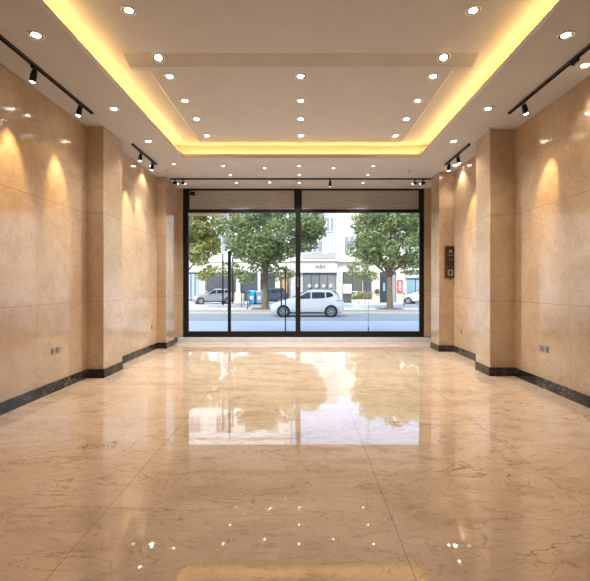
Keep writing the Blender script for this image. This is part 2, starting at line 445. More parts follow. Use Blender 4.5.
track_head(H+'on the right track between the columns, its far one', 3.06, 8.90, (3.06, 9.2, 2.0), power=14, ang=60)
t = thing('ceiling_track_adapter', 'black empty adapter on the right near track beside the bright downlight', 'track adapter', (3.10, 4.87, CZ-.032))
MB().box(-.02, -.06, -.03, .02, .06, 0).build('adapter', M['black'], t, bevel=.003)
MB().tube([(0, .02, -.03), (0, .02, -.045)], .012, 12).build('contact_knob', M['black'], t)
COOL = (.74, .87, 1.0)
for x, lb, aim, pw, an in ((-3.03, 'at the left end of the cross track, outer of the two', (XR2, 8.7, 1.7), 700, 36),
                           (-2.84, 'at the left end of the cross track, inner of the two', (XRC, 7.55, 1.9), 900, 32),
                           (.70, 'alone right of the middle of the cross track', (.5, 10.9, 0), 60, 70),
                           (2.74, 'at the right end of the cross track, inner of the two', (XLC, 7.45, 1.9), 900, 32),
                           (2.94, 'at the right end of the cross track, outer of the two', (XL2, 8.8, 1.7), 700, 36)):
    track_head(H+lb, x, 10.35, aim, power=pw, ang=an, drop=.085, col=COOL, lens='lens_soft', scale=.85)

# ------------------------------------------------------------------ shopfront
YG = 11.45
S(MB().box(-3.27, 11.36, -.25, 3.46, 11.75, .125).build('trim_1', M['sill'], bevel=.008))
fr = bpy.data.objects.new('window_1', None); COL.objects.link(fr); fr['kind'] = 'structure'
def fb(name, x0, z0, x1, z1, y0=YG, y1=YG+.11, m='black', par=fr): return MB().box(x0, y0, z0, x1, y1, z1).build(name, M[m], par, bevel=.004)
fb('jamb', -3.14, .125, -3.01, CZ); fb('jamb', 3.17, .125, 3.275, CZ)
fb('mullion', -.146, .125, -.013, CZ, YG-.02)
fb('head', -3.01, 4.04, 3.17, CZ); fb('transom', -3.01, 3.445, -.146, 3.53); fb('transom', -.013, 3.445, 3.17, 3.53)
fb('bottom_rail', -3.01, .125, -.146, .275); fb('bottom_rail', -.013, .125, 3.17, .275)
S(MB().box(-3.27, 11.40, 0, -3.14, 11.6, CZ).build('wall_front', M['wall']))
# fixed right-hand panes
for n, (x0, x1) in ((2, (-.013, 1.795)), (3, (1.805, 3.17))):
    w = S(MB().box(x0, YG+.05, .275, x1, YG+.062, 3.445).build(f'window_{n}', M['glass']))
    if n == 2:
        MB().box(1.794, YG+.046, .275, 1.806, YG+.066, 3.445).build('silicone_joint', M['edge'], w)
        MB().box(1.788, YG+.040, .275, 1.812, YG+.045, .40).build('patch_clip', M['black'], w)
MB().box(-.105, YG-.045, 1.46, -.06, YG-.02, 1.72).build('lock_plate', M['steel'], fr)
MB().tube([(-.08, YG-.05, 1.56), (-.08, YG-.09, 1.56), (-.02, YG-.09, 1.56)], .012, 10).build('lock_lever', M['black'], fr)
# glass doors in the left bay
def door(n, x0, x1, stiles, handles, toprail=False):
    d = S(MB().box(x0, YG+.05, .29, x1, YG+.062, 3.43).build(f'door_{n}', M['glass']))
    for (a, b, z1, w) in stiles:
        MB().box(a, YG+.02, .275, b, YG+.085, z1).build('stile', M['black'], d, bevel=.003)
        if z1 < 3.3: MB().box((a+b)/2-w, YG+.046, z1, (a+b)/2+w, YG+.066, 3.43).build('glass_edge', M['edge'], d)
    if toprail: MB().box(x0, YG+.03, 3.37, x1, YG+.08, 3.44).build('top_rail', M['ringw'], d)
    for (hx, z0, z1) in handles:
        h = MB().tube([(hx, YG-.02, z0), (hx, YG-.02, z1)], .021, 14).build('pull_handle', M['handle'], d)
        for zz in (z0+.12, z1-.12):
            MB().tube([(hx, YG-.02, zz), (hx, YG+.05, zz)], .011, 10).build('handle_standoff', M['blackgl'], h)
    return d
door(1, -3.01, -1.94, [(-1.955, -1.875, 2.42, .008)], [(-2.077, .98, 2.34)], True)
door(2, -1.89, -.425, [], [(-1.815, 1.03, 2.26), (-.52, .95, 1.65)])
door(3, -.405, -.146, [(-.432, -.402, 1.97, .006)], [(-.346, 1.17, 1.67)])
# rolling shutters above the glass
def shutter(label, x0, x1):
    t = thing('roller_shutter', label, 'roller shutter', ((x0+x1)/2, YG+.06, 3.53), group='roller shutters over the shopfront')
    w = (x1-x0)/2; n = 9; hh = .51/n
    pr = []
    for i in range(n):
        z = i*hh
        pr += [(.0, z+.002), (.0, z+.010), (-.030, z+.020), (-.034, z+hh*.5), (-.030, z+hh-.010), (.0, z+hh-.001)]
    pr += [(.02, .51), (.02, 0)]
    MB().prism(pr, -w, w, 'x').build('curtain', M['shutter'], t)
    MB().box(-w, -.045, .0, w, .03, .035).build('bottom_bar', M['shutter'], t, bevel=.004)
    for s in (-1, 1): MB().box(s*w, -.05, 0, s*(w-.035), -.033, .51).build('guide', M['black'], t)
    return t
shutter('grey slatted roller shutter rolled up above the glass doors', -3.01, -.146)
shutter('grey slatted roller shutter rolled up above the fixed window', -.013, 3.17)
t = thing('shutter_motor_box', 'small black motor box under the top left corner of the shutter', 'motor box', (-2.88, YG-.02, 3.93))
MB().box(-.06, -.06, -.04, .06, .02, .05).build('housing', M['black'], t, bevel=.006); MB().box(-.03, -.075, -.015, .03, -.06, .02).build('cover', M['dark'], t)

# ------------------------------------------------------------------ wall fittings
def outlet(label, loc, rz, kind):
    t = thing('wall_socket', label, 'wall socket', loc, rz, 'grey wall sockets')
    MB().box(-.046, -.012, -.046, .046, 0, .046).build('plate', M['socket'], t, bevel=.004)
    i = MB().box(-.032, -.0145, -.032, .032, -.012, .032).build('insert', M['greyp'] if kind else M['socket'], t)
    m = MB()
    for a in ((-.014, .004, 20), (.014, .004, -20), (0, -.016, 0)): m.box(a[0]-.003, -.0155, a[1]-.009, a[0]+.003, -.0145, a[1]+.009)
    m.box(-.004, -.0155, .018, .004, -.0145, .026)
    m.build('slots', M['dark'], i)
    return t
outlet('grey wall socket low on the left near wall, the one nearer the camera', (XL, 6.035, .58), R(90), 0)
outlet('grey wall socket low on the left near wall, the one beside the column', (XL, 6.16, .58), R(90), 1)
outlet('grey wall socket low on the right near wall, the one beside the column', (XR, 6.33, .58), R(-90), 1)
outlet('grey wall socket low on the right near wall, the one nearer the camera', (XR, 6.20, .58), R(-90), 0)
outlet('grey wall socket low on the left wall between the columns', (XL2, 9.86, .55), R(90), 0)
outlet('grey wall socket low on the right wall between the columns', (XR2, 9.27, .52), R(-90), 0)
t = thing('wall_control_panel', 'tall dark bronze control panel with a grey pad on the far right column', 'control panel', (3.372, 9.735, 1.66))
MB().box(-.125, -.012, 0, .125, 0.0, .74).build('back_plate', M['plaque_f'], t, bevel=.004)
MB().box(-.10, -.030, .27, .10, -.012, .72).build('upper_screen', M['plaque'], t, bevel=.004)
m = MB()
for zz, w in ((.58, .035), (.52, .055), (.42, .03)): m.box(-w, -.032, zz, w, -.030, zz+.014)
m.tube([(0, -.031, .62), (0, -.034, .62)], .03, 16); m.build('markings', M['greyp'], t)
lo = MB().box(-.10, -.030, .02, .10, -.012, .255).build('lower_plate', M['plaque'], t, bevel=.004)
MB().box(-.06, -.036, .06, .06, -.030, .09).box(-.06, -.036, .17, .06, -.030, .20).box(-.06, -.036, .09, -.03, -.030, .17).box(.03, -.036, .09, .06, -.030, .17).build('key_pad', M['greyp'], lo)
MB().tube([(0, -.035, -.012), (0, -.012, -.012)], .014, 12).build('knob', M['plaque'], t)

# ------------------------------------------------------------------ outside: ground
GZ, KZ = -.20, -.05
YK, YFA = 27.2, 39.0
road = noisy('pale worn asphalt', (.46,.45,.43), (.53,.52,.50), 30, .85)
NT_ = NT(road)
pav = noisy('pale paving', (.50,.49,.48), (.60,.59,.58), 14, .8)
S(MB().box(-60, 20.6, GZ-.3, 60, YK, GZ).build('road', road))
S(MB().box(-60, 11.75, GZ-.3, 60, 20.6, GZ+.004).build('sidewalk', noisy('white near paving', (.72,.71,.69), (.80,.79,.77), 14, .8)))
S(MB().box(-60, YK+.3, GZ-.3, 60, 60, KZ).build('sidewalk', pav))
S(MB().box(-60, YK, GZ-.3, 60, YK+.3, KZ+.005).build('kerb', noisy('kerb stone', (.26,.25,.24), (.36,.35,.33), 10, .8), bevel=.02))
S(MB().box(-60, 22.1, GZ, 60, 22.22, GZ+.006).build('trim_2', mat('road paint', (.62,.63,.64), .7)))
# unseen canopy, added to cut off the sky's reflection in the floor
S(MB().box(-9, 11.62, 4.27, 9, 15.6, 4.55).build('added_canopy', noisy('added canopy plaster', (.42,.36,.30), (.48,.42,.36), 4, .8)))

# unseen storeys above the shop, added to put the street in shade
S(MB().box(-14, 10.9, 4.62, 14, 11.6, 16).build('wall_front', noisy('added upper wall render', (.60,.56,.50), (.66,.62,.56), 2, .85)))
# ------------------------------------------------------------------ buildings
wh = noisy('white render', (.70,.70,.70), (.76,.76,.755), 2, .85)
wh2 = noisy('warm white render', (.64,.60,.53), (.69,.65,.58), 2, .85)
crm = noisy('cream stone', (.62,.53,.40), (.68,.59,.46), 3, .85)
gry = noisy('grey render', (.42,.42,.43), (.48,.48,.49), 3, .85)
dkglass = mat('dark shop glass', (.06,.075,.095), .15, spec=.2)
blglass = mat('blue shop glass', (.26,.34,.42), .15, spec=.4)
tlglass = mat('teal panel', (.16,.30,.35), .4)
wframe = mat('white window frame', (.72,.72,.72), .5)
wglass = mat('house window glass', (.26,.29,.32), .2, spec=.3)
dkframe = mat('dark shop frame', (.06,.065,.07), .5)
def PX(p, Y=YFA): return (p-301)/430*Y
def PZ_(p, Y=YFA): return CAMZ + (285.5-p)/430*Y
Y0 = YFA
def win(par, x0, x1, z0, z1, y=Y0, split=1, m=None):
    f = MB().box(x0, y-.06, z0, x1, y+.02, z1).build('window', wframe, par)
    n = split + 1; w = (x1-x0-.06)/n
    for i in range(n):
        MB().box(x0+.03+i*w+.04, y-.075, z0+.08, x0+.03+(i+1)*w-.04, y-.06, z1-.08).build('pane', m or wglass, f)
    return f
def shop(par, x0, x1, z0, z1, glass=dkglass, mull=2, y=Y0):
    f = MB().box(x0, y-.05, z0, x1, y+.01, z1).build('shopfront', dkframe, par)
    w = (x1-x0)/mull
    for i in range(mull): MB().box(x0+i*w+.05, y-.065, z0+.12, x0+(i+1)*w-.05, y-.05, z1-.10).build('pane', glass, f)
    return f
# left block
xl0, xl1 = -24.0, -1.0
b = thing('building', 'tall white apartment block with shopfronts behind the two left trees', 'building', (0, 0, 0))
MB().box(xl0, Y0, KZ, xl1, Y0+9, 16.0).build('wall', wh, b)
MB().box(xl0, Y0-.25, 2.75, xl1, Y0, 3.65).build('fascia', wh2, b)
MB().box(xl0, Y0-.40, 3.65, xl1, Y0, 3.80).build('ledge', wh, b)
for p0, p1 in ((200, 205.6), (236.5, 240.5), (258, 260.6), (275.5, 280)):
    MB().box(PX(p0), Y0-.25, KZ, PX(p1), Y0, 2.75).build('pier', crm if p0 > 270 else wh2, b)
shop(b, PX(187), PX(199.5), .1, 2.65, blglass, 3); shop(b, PX(206.5), PX(236), .2, 2.6, dkglass, 4)
shop(b, PX(241), PX(257.5), .1, 2.6, dkglass, 2); shop(b, PX(261), PX(275), .1, 2.6, dkglass, 2)
shop(b, PX(280.5), PX(289.5), .1, 2.6, mat('orange shop display', (.42,.27,.16), .6), 1); shop(b, PX(140), PX(186), .1, 2.6, blglass, 5)
for fl in range(4):
    z = 4.5 + fl*2.9
    for x in (-20.5, -17.6, -14.7, -11.8, -9.6, -7.2, -4.6, -2.6):
        win(b, x-.55, x+.55, z, z+1.6)
    if fl < 3: MB().box(xl0, Y0-.08, z+2.1, xl1, Y0, z+2.25).build('string_course', wh2, b)
# middle block with the lettered shop sign
xm0, xm1 = -.95, PX(337)
b = thing('building', 'grey and white house with a lettered shop sign behind the white hatchback', 'building')
MB().box(xm0, Y0-.05, KZ, xm1, Y0+9, 9.2).build('wall', gry, b)
MB().box(xm0, Y0-.55, PZ_(261.5), xm1, Y0, PZ_(259.5)).build('ledge', wh, b)
sg = MB().box(xm0, Y0-.35, PZ_(272.5), xm1, Y0, PZ_(262)).build('sign_board', wh2, b)
def text(s, name, par, loc, size, m, rot=(R(90),0,0), depth=.02, shear=0):
    c = bpy.data.curves.new(name, 'FONT'); c.body = s; c.size = size; c.extrude = depth; c.align_x = 'CENTER'; c.align_y = 'CENTER'; c.shear = shear
    o = bpy.data.objects.new(name, c); COL.objects.link(o)
    dg = bpy.context.evaluated_depsgraph_get(); dg.update()
    me = bpy.data.meshes.new_from_object(o.evaluated_get(dg)); bpy.data.objects.remove(o)
    me.materials.clear(); me.materials.append(m)
    q = bpy.data.objects.new(name, me); COL.objects.link(q); q.parent = par; q.location = loc; q.rotation_euler = rot
    return q
text('ABA', 'lettering', sg, (PX(320), Y0-.37, PZ_(267)), .52, mat('dark sign letters', (.12,.13,.12), .6), shear=.25)
shop(b, PX(303), PX(335.5), .1, PZ_(273.5), mat('grey shop glass', (.16,.18,.19), .12, spec=.8), 4, Y0-.06)
for i in range(4):
    sgx = PX(309.5 + i*7)
    MB().blob((sgx, Y0-.25, PZ_(286)), (.14, .1, .16), 8, 6).tube([(sgx, Y0-.25, PZ_(286)), (sgx, Y0-.1, PZ_(284))], .03, 6).build('wall_lamp', wh, b)
win(b, PX(312), PX(323), PZ_(253), PZ_(240), Y0-.05); win(b, PX(326), PX(334), PZ_(253), PZ_(240), Y0-.05, 1, mat('bluish curtain glass', (.42,.46,.50), .15))
MB().box(PX(303), Y0-.15, PZ_(258.5), PX(335), Y0-.05, PZ_(254.5)).build('balcony_panel', mat('grey balcony panel', (.36,.33,.31), .7), b)
win(b, PX(312), PX(323), PZ_(232), PZ_(217), Y0-.05); win(b, PX(326), PX(334), PZ_(232), PZ_(217), Y0-.05)
# right block
xr0, xr1 = PX(337), PX(405)
b = thing('building', 'cream and white building with dark doorway behind the right tree', 'building')
MB().box(xr0, Y0-.08, KZ, xr1, Y0+9, 8.6).build('wall', wh2, b)
MB().box(xr0, Y0-.40, KZ, PX(342), Y0, PZ_(272)).build('pier', wh, b)
for i in range(3):
    zz = PZ_(274.5 + i*3.2)
    MB().box(PX(338.5), Y0-.42, zz-.09, PX(340.6), Y0-.40, zz-.05).box(PX(339.1), Y0-.42, zz-.05, PX(339.5), Y0-.40, zz+.09).box(PX(338.6), Y0-.42, zz+.04, PX(340.4), Y0-.40, zz+.08).build('sign_glyph', dkframe, b)
MB().box(xr0, Y0-.45, PZ_(262), xr1, Y0, PZ_(260)).build('ledge', crm, b)
shop(b, PX(342.3), PX(362), KZ, PZ_(272), mat('olive shop display', (.10,.105,.075), .4), 2, Y0-.10)
p = MB().box(PX(343), Y0-.20, PZ_(294), PX(351.5), Y0-.165, PZ_(284)).build('window_poster', mat('pale green poster', (.62,.66,.48), .6), b)
m = MB()
for a, c_ in ((345, 287), (348.6, 289), (345.6, 291.2)): m.box(PX(a), Y0-.205, PZ_(c_+.8), PX(a+1.4), Y0-.20, PZ_(c_-.8))
m.build('poster_print', mat('poster print', (.30,.40,.25), .6), p)
shop(b, PX(363), PX(371), KZ, PZ_(274), dkglass, 2, Y0-.10)
MB().box(PX(371.5), Y0-.2, KZ, PX(379.3), Y0, PZ_(260)).build('pier', crm, b)
MB().box(PX(396), Y0-.2, KZ, PX(404.5), Y0, PZ_(260)).build('pier', crm, b)
dw = MB().box(PX(379.3), Y0-.12, KZ, PX(396), Y0-.07, PZ_(272)).build('doorway', mat('dark doorway', (.045,.045,.05), .6), b)
dl = MB().box(PX(380.2), Y0-.17, KZ, PX(387.3), Y0-.12, PZ_(277)).build('door', mat('dark teal door', (.012,.032,.045), .5), b)
MB().box(PX(382.8), Y0-.19, PZ_(291), PX(384.6), Y0-.17, PZ_(283)).build('door_pane', blglass, dl)
MB().box(PX(388), Y0-.16, KZ, PX(395.3), Y0-.12, PZ_(275)).build('side_panel', mat('grey side panel', (.26,.25,.24), .5), b)
for x in (PX(349), PX(361), PX(374), PX(395)): win(b, x-.5, x+.5, 4.3, 6.0, Y0-.08)
t = thing('red_sign', 'red upright shop sign with white marks right of the right tree trunk', 'sign', (PX(399.3), Y0-.2, PZ_(293)))
w = PX(402.1)-PX(399.3); h = PZ_(280)-PZ_(293)
MB().box(-w, -.08, 0, w, 0, h).build('board', mat('red sign paint', (.62,.05,.06), .4), t, bevel=.02)
m = MB()
for (a, z, c_, d_) in ((-.10,.80,.10,.86),(-.12,.60,.12,.66),(-.03,.66,.03,.80),(-.12,.34,-.06,.56),(.05,.34,.11,.56),(-.06,.42,.05,.48),(-.12,.22,.12,.28),(.04,.14,.10,.22)): m.box(a, -.085, z*h, c_, -.08, d_*h)
m.build('lettering', mat('white sign paint', (.80,.76,.76), .5), t)
t = thing('hanging_basket', 'dark leafy basket hung on the cream pier left of the doorway', 'hanging basket', (PX(376.3), Y0-.36, PZ_(292)))
MB().lathe([(.001, -.15), (.14, -.10), (.2, .06), (.17, .06), (.001, .0)], 12).build('basket', dkframe, t)
lm = MB(); rr = random.Random(5)
for i in range(60):
    a, e = rr.uniform(0, 6.28), rr.uniform(-.4, 1.4); q = Vector((math.cos(a)*math.cos(e), math.sin(a)*math.cos(e)*.6, math.sin(e)))*rr.uniform(.12, .3)
    u = Vector((rr.uniform(-1,1), rr.uniform(-1,1), rr.uniform(-1,1))).normalized()*.06; v = u.orthogonal().normalized()*.05
    lm.add([q-u, q+v, q+u, q-v], [(0,1,2,3)])
lm.build('plant', mat('deep red foliage', (.14,.06,.05), .7), t, recalc=False)
MB().tube([(0, 0, .05), (0, .12, .35)], .012, 6).build('bracket', dkframe, t)
# far right shop
b = thing('building', 'pale blue glazed shop at the right edge behind the parked white car', 'building')
MB().box(xr1, Y0, KZ, 24, Y0+9, 8.2).build('wall', wh, b)
MB().box(xr1, Y0-.25, PZ_(278), 24, Y0, PZ_(270.5)).build('sign_band', gry, b)
shop(b, xr1+.15, 13.5, KZ, PZ_(278.5), blglass, 5)
MB().box(PX(406.5), Y0-.12, PZ_(297), PX(412.8), Y0-.07, PZ_(279.5)).build('teal_panel', tlglass, b)
for i in range(4): win(b, xr1+.9+i*2.6, xr1+2.2+i*2.6, 4.4, 6.0)

# ------------------------------------------------------------------ trees
barkm = noisy('grey brown bark', (.10,.078,.058), (.19,.15,.115), 9, .9, bump=.6)
leafA = leaf_mat('maple leaf green', (.16,.21,.10), (.29,.355,.175), (.50,.54,.33))
leafC = leaf_mat('yellow green leaf', (.26,.29,.09), (.40,.43,.16), (.56,.57,.30))
leafB = leaf_mat('lighter leaf green', (.19,.25,.11), (.33,.40,.19), (.52,.55,.32))
def tree(label, base, fork, tr, limbs, blobs, n, seed, lm):
    rr = random.Random(seed)
    t = thing('street_tree', label, 'tree', base, group='street trees')
    pts = [(0,0,-.02), (.02,0,.15), (.0,0,fork*.5), (fork*.01,0,fork)]
    MB().tube(pts, [tr*1.5, tr*1.1, tr*.92, tr*.85], 14).build('trunk', barkm, t)
    for (e, r) in limbs:
        e = Vector(e); mid = Vector((e.x*.42, e.y*.42, fork + (e.z-fork)*.52)); 
        MB().tube([(0,0,fork-.15), (e.x*.16, e.y*.16, fork+(e.z-fork)*.22), mid, e], [r, r*.85, r*.65, r*.25], 9).build('branch', barkm, t)
    m = MB(); vol = [b[3]*b[4]*b[5] for b in blobs]; tot = sum(v**.67 for v in vol)
    for b, v in zip(blobs, vol):
        for i in range(int(n*v**.67/tot)):
            d = Vector((rr.gauss(0,1), rr.gauss(0,1), rr.gauss(0,1))).normalized()
            k = rr.uniform(.25, 1)**.4 * (1 + .12*math.sin(d.x*7+seed) * math.cos(d.z*6))
            p = Vector((b[0]+d.x*b[3]*k, b[1]+d.y*b[4]*k, b[2]+d.z*b[5]*k))
            s = rr.uniform(.06, .125)
            u = Vector((rr.gauss(0,1), rr.gauss(0,1), rr.gauss(0,.6))).normalized(); w = u.cross(Vector((rr.gauss(0,1), rr.gauss(0,1), rr.gauss(0,1)))).normalized()
            m.add([p-u*s, p-u*s*.2+w*s*.75, p+u*s*1.1, p-u*s*.2-w*s*.75], [(0,1,2,3)])
    m.build('foliage', lm, t, recalc=False)
    return t
YT = 28.4
def clumps(cx, cz, rx, rz, n, seed, r0=.75, r1=1.25):
    rr = random.Random(seed); out = [(cx, 0, cz, rx*.5, rx*.5, rz*.5)]
    for i in range(n):
        d = Vector((rr.gauss(0,1), rr.gauss(0,.9), rr.gauss(0,1))).normalized(); k = rr.uniform(.62, .92); r = rr.uniform(r0, r1)
        out.append((cx+d.x*rx*k, d.y*rx*.8*k, cz+d.z*rz*k, r*1.15, r, r*.85))
    return out
bl = clumps(.45, 5.35, 3.5, 2.7, 50, 3, .55, .95) + [(-2.2, -.3, 2.5, .9, .8, .55), (-1.2, -.5, 2.1, .7, .6, .45), (1.1, .2, 2.35, .9, .7, .5), (-.2, .4, 3.0, 1.1, 1, .6)]
tree('big green maple on the far kerb, left of the white hatchback', ((265-301)/430*YT, YT, KZ), 2.75, .215,
     [((-1.6,.2,5.2), .12), ((1.5,-.2,5.0), .13), ((.5,.8,6.2), .12), ((-.6,-.7,5.6), .10), ((2.2,.3,3.9), .07), ((-2.0,-.4,3.4), .07)], bl, 19000, 11, leafA)
bl = clumps(.1, 5.0, 3.0, 2.5, 44, 8, .5, .9) + [(-2.1, -.2, 2.6, .75, .7, .55), (-1.3, .2, 2.15, .6, .6, .4), (1.5, 0, 2.7, .9, .8, .5), (2.5, .1, 3.6, .8, .8, .6)]
tree('light green maple on the far kerb, in front of the dark doorway', ((389.5-301)/430*YT, YT, KZ), 2.1, .20,
     [((-1.2,.1,4.3), .12), ((.9,-.1,4.6), .12), ((.2,.6,5.2), .10), ((-2.2,-.2,3.7), .08), ((1.8,.3,3.8), .07)], bl, 15500, 23, leafB)
bl = clumps(.45, 4.8, 1.75, 2.3, 26, 5, .45, .7) + [(1.7, 0, 2.5, .5, .5, .45), (1.2, .2, 2.2, .45, .4, .4)]
tree('yellow green maple at the left edge, partly behind the door jamb', (-7.7, YT, KZ), 2.2, .16,
     [((.6,.1,4.3), .10), ((1.6,-.2,3.8), .07), ((-.6,.4,4.5), .09)], bl, 9000, 31, leafC)
soil = noisy('brown tree pit soil', (.12,.08,.055), (.20,.14,.10), 12, .95, bump=.5)
for x in ((265-301)/430*YT, (389.5-301)/430*YT):
    S(MB().lathe([(1.0, .001), (.85, .035), (.5, .06), (.12, .08)], 24, (x, YT, KZ)).build('terrain', soil))

# ------------------------------------------------------------------ cars
tyre = mat('tyre rubber', (.018,.018,.019), .7); rimm = mat('alloy rim', (.42,.43,.45), .3, .8); carglass = mat('car glass', (.015,.018,.022), .08, spec=.3)
trimk = mat('black car trim', (.02,.02,.022), .5); redl = mat('red lamp', (.50,.02,.03), .2); whl = mat('headlamp', (.75,.78,.80), .15)
def car(label, loc, rz, paint, L=3.97, W=1.72, Hh=1.47, group=None):
    """hatchback, nose towards -x"""
    t = thing('car', label, 'car', loc, rz, group)
    k = L/3.97; hz = Hh/1.47
    # station: x, half width at sill/belt, lower z, belt z, roof half width, roof z
    st = [(-1.985,.52,.55,.30,.52,.47,.56),(-1.95,.66,.70,.22,.60,.60,.66),(-1.80,.78,.81,.18,.70,.70,.76),(-1.45,.83,.855,.17,.79,.74,.86),
          (-1.00,.84,.86,.17,.88,.75,.97),(-.72,.84,.86,.17,.92,.74,1.06),(-.35,.84,.86,.17,.94,.66,1.27),(0,.84,.86,.17,.95,.61,1.42),(.35,.84,.86,.17,.96,.60,1.47),
          (.9,.84,.86,.17,.98,.59,1.465),(1.35,.83,.855,.18,1.00,.57,1.42),(1.55,.82,.85,.19,1.01,.56,1.34),(1.78,.79,.83,.21,1.01,.60,1.10),(1.93,.74,.78,.25,.92,.66,.95),(1.985,.64,.68,.32,.80,.58,.82)]
    vs = []; n = 11
    for (x, ws, wb, zl, zb, wr, zr) in st:
        ws, wb, wr = ws*W/1.72, wb*W/1.72, wr*W/1.72
        half = [(ws*.85, zl), (ws, zl+.10), (wb, (zl+zb)*.52), (wb*.985, zb), (wr, zb+(zr-zb)*.86), (wr*.62, zr-.008 if zr > zb else zr)]
        prof = [(-a, z) for a, z in half] + [(0, zr+.012)] + [(a, z) for a, z in half[::-1]]
        n = len(prof)
        vs += [(x*k, a, z*hz) for a, z in prof]
    fs = []
    for i in range(len(st)-1):
        for j in range(n-1): fs.append((i*n+j, i*n+j+1, (i+1)*n+j+1, (i+1)*n+j))
        fs.append((i*n+n-1, i*n, (i+1)*n, (i+1)*n+n-1))
    fs += [tuple(range(n)), tuple(range((len(st)-1)*n, len(st)*n))]
    body = MB().add(vs, fs, True).build('body', paint, t)
    def sidepoly(nm, pts, m, par=t, th=.012):
        """panel on both flanks following the cabin's slope; pts (x, z)"""
        for s in (-1, 1):
            vv = []
            for off in (.012, .012+th):
                for x, z in pts:
                    i = max(j for j in range(len(st)-1) if st[j][0] <= x+1e-6); a, b2 = st[i], st[i+1]
                    f = (x-a[0])/(b2[0]-a[0]); g = lambda q: a[q]+(b2[q]-a[q])*f
                    zb, zr, wb, wr, zl = g(4), g(6), g(2)*.985, g(5), g(3)
                    if z >= zb: y = wb + (wr-wb)*min(1, (z-zb)/max(.01, (zr-zb)*.86))
                    else: y = g(2) - .006*abs(z-.55)
                    vv.append((x*k, s*(y*W/1.72+off), z*hz))
            q = len(pts)
            MB().add(vv, [tuple(range(q)), tuple(range(q, 2*q))] + [(i, (i+1) % q, q+(i+1) % q, q+i) for i in range(q)]).build(nm, m, par)
    sidepoly('side_window', [(-.55,.985),(.18,1.00),(.18,1.335),(-.02,1.325),(-.30,1.17)], carglass)
    sidepoly('side_window', [(.25,1.00),(.95,1.025),(.95,1.34),(.25,1.34)], carglass)
    sidepoly('quarter_window', [(1.02,1.03),(1.42,1.13),(1.36,1.25),(1.22,1.33),(1.02,1.335)], carglass)
    sidepoly('tail_lamp', [(1.60,.90),(1.93,.86),(1.90,.99),(1.66,1.10)], redl)
    sidepoly('headlamp', [(-1.92,.58),(-1.52,.70),(-1.55,.78),(-1.88,.68)], whl)
    sidepoly('door_handle', [(.02,.84),(.18,.84),(.18,.87),(.02,.87)], paint); sidepoly('door_handle', [(.78,.86),(.94,.86),(.94,.89),(.78,.89)], paint)
    sidepoly('sill_trim', [(-.95,.20),(.95,.20),(.95,.27),(-.95,.27)], trimk)
    def quad(nm, x0, z0, w0, x1, z1, w1, m, off):
        d = Vector((z0-z1, 0, x1-x0)).normalized()*off
        if d.z < 0: d = -d
        vv = [(x0*k+d.x, -w0, z0*hz+d.z), (x0*k+d.x, w0, z0*hz+d.z), (x1*k+d.x, w1, z1*hz+d.z), (x1*k+d.x, -w1, z1*hz+d.z)]
        vv += [(x-d.x*.8, y, z-d.z*.8) for x, y, z in vv]
        MB().add(vv, [(0,1,2,3),(7,6,5,4),(0,4,5,1),(1,5,6,2),(2,6,7,3),(3,7,4,0)]).build(nm, m, t)
    quad('windscreen', -.78, 1.05, .68, -.02, 1.425, .54, carglass, .03)
    quad('rear_window', 1.50, 1.37, .50, 1.74, 1.14, .56, carglass, .035)
    MB().box(1.36*k, -.52, 1.40*hz, 1.62*k, .52, 1.435*hz).build('spoiler', paint, t, bevel=.01)
    MB().box(-2.0*k, -.42, .30*hz, -1.94*k, .42, .50*hz).build('grille', trimk, t, bevel=.02)
    for s in (-1, 1):
        MB().box(-.62*k, s*.88*W/1.72, 1.0*hz, -.46*k, s*1.0*W/1.72, 1.12*hz).build('mirror', paint, t, bevel=.03)
    for wx in (-1.27, 1.28):
        for s in (-1, 1):
            c = (wx*k, s*(W/2-.11), .31*hz); r = .31*hz
            MB().lathe([(r+.045, s*.115), (r+.045, s*.06), (.001, s*.06)], 24, c, 'y').lathe([(r+.045, s*.118), (.001, s*.118)], 24, c, 'y').build('wheel_arch', trimk, t)
            wl = MB().lathe([(r*.66, s*.125), (r*.90, s*.135), (r, s*.10), (r, -s*.08), (r*.66, -s*.09)], 26, c, 'y').build('wheel', tyre, t)
            mm = MB().lathe([(r*.68, s*.126), (r*.60, s*.126), (r*.58, s*.120)], 24, c, 'y').lathe([(.0005, s*.145), (r*.16, s*.142), (r*.17, s*.12)], 14, c, 'y')
            for q in range(7):
                a = 2*math.pi*q/7; u = Vector((math.cos(a), 0, math.sin(a))); v = Vector((-math.sin(a), 0, math.cos(a)))
                cc = Vector((c[0], c[1]+s*.132, c[2]))
                p = [cc+u*r*.12-v*r*.07, cc+u*r*.62-v*r*.09, cc+u*r*.62+v*r*.09, cc+u*r*.12+v*r*.07]
                p2 = [x-Vector((0, s*.012, 0)) for x in p]
                mm.add(p+p2, [(0,1,2,3),(7,6,5,4),(0,1,5,4),(1,2,6,5),(2,3,7,6),(3,0,4,7)])
            mm.build('rim', rimm, wl)
    return t
paintw = mat('white car paint', (.78,.79,.81), .18, spec=.7); paintg = mat('silver grey car paint', (.28,.31,.34), .25, .3); paintd = mat('dark blue car paint', (.05,.07,.10), .25)
car('white hatchback parked on the street facing left, seen from the side', (.33, 23.85, GZ), 0, paintw)
car('small silver grey car parked on the far sidewalk behind the left door', (PX(211, 35.6), 36.3, KZ), R(22), paintg, 3.5, 1.6, 1.30)
car('white car parked at the far right, half hidden by the jamb', (PX(420, 35.5)+.5, 36.0, KZ), R(-28), paintw, 3.6, 1.62, 1.32)
car('dark blue car parked behind the trunk of the left maple', (PX(267, 37), 37.2, KZ), R(12), paintd, 3.4, 1.6, 1.35)

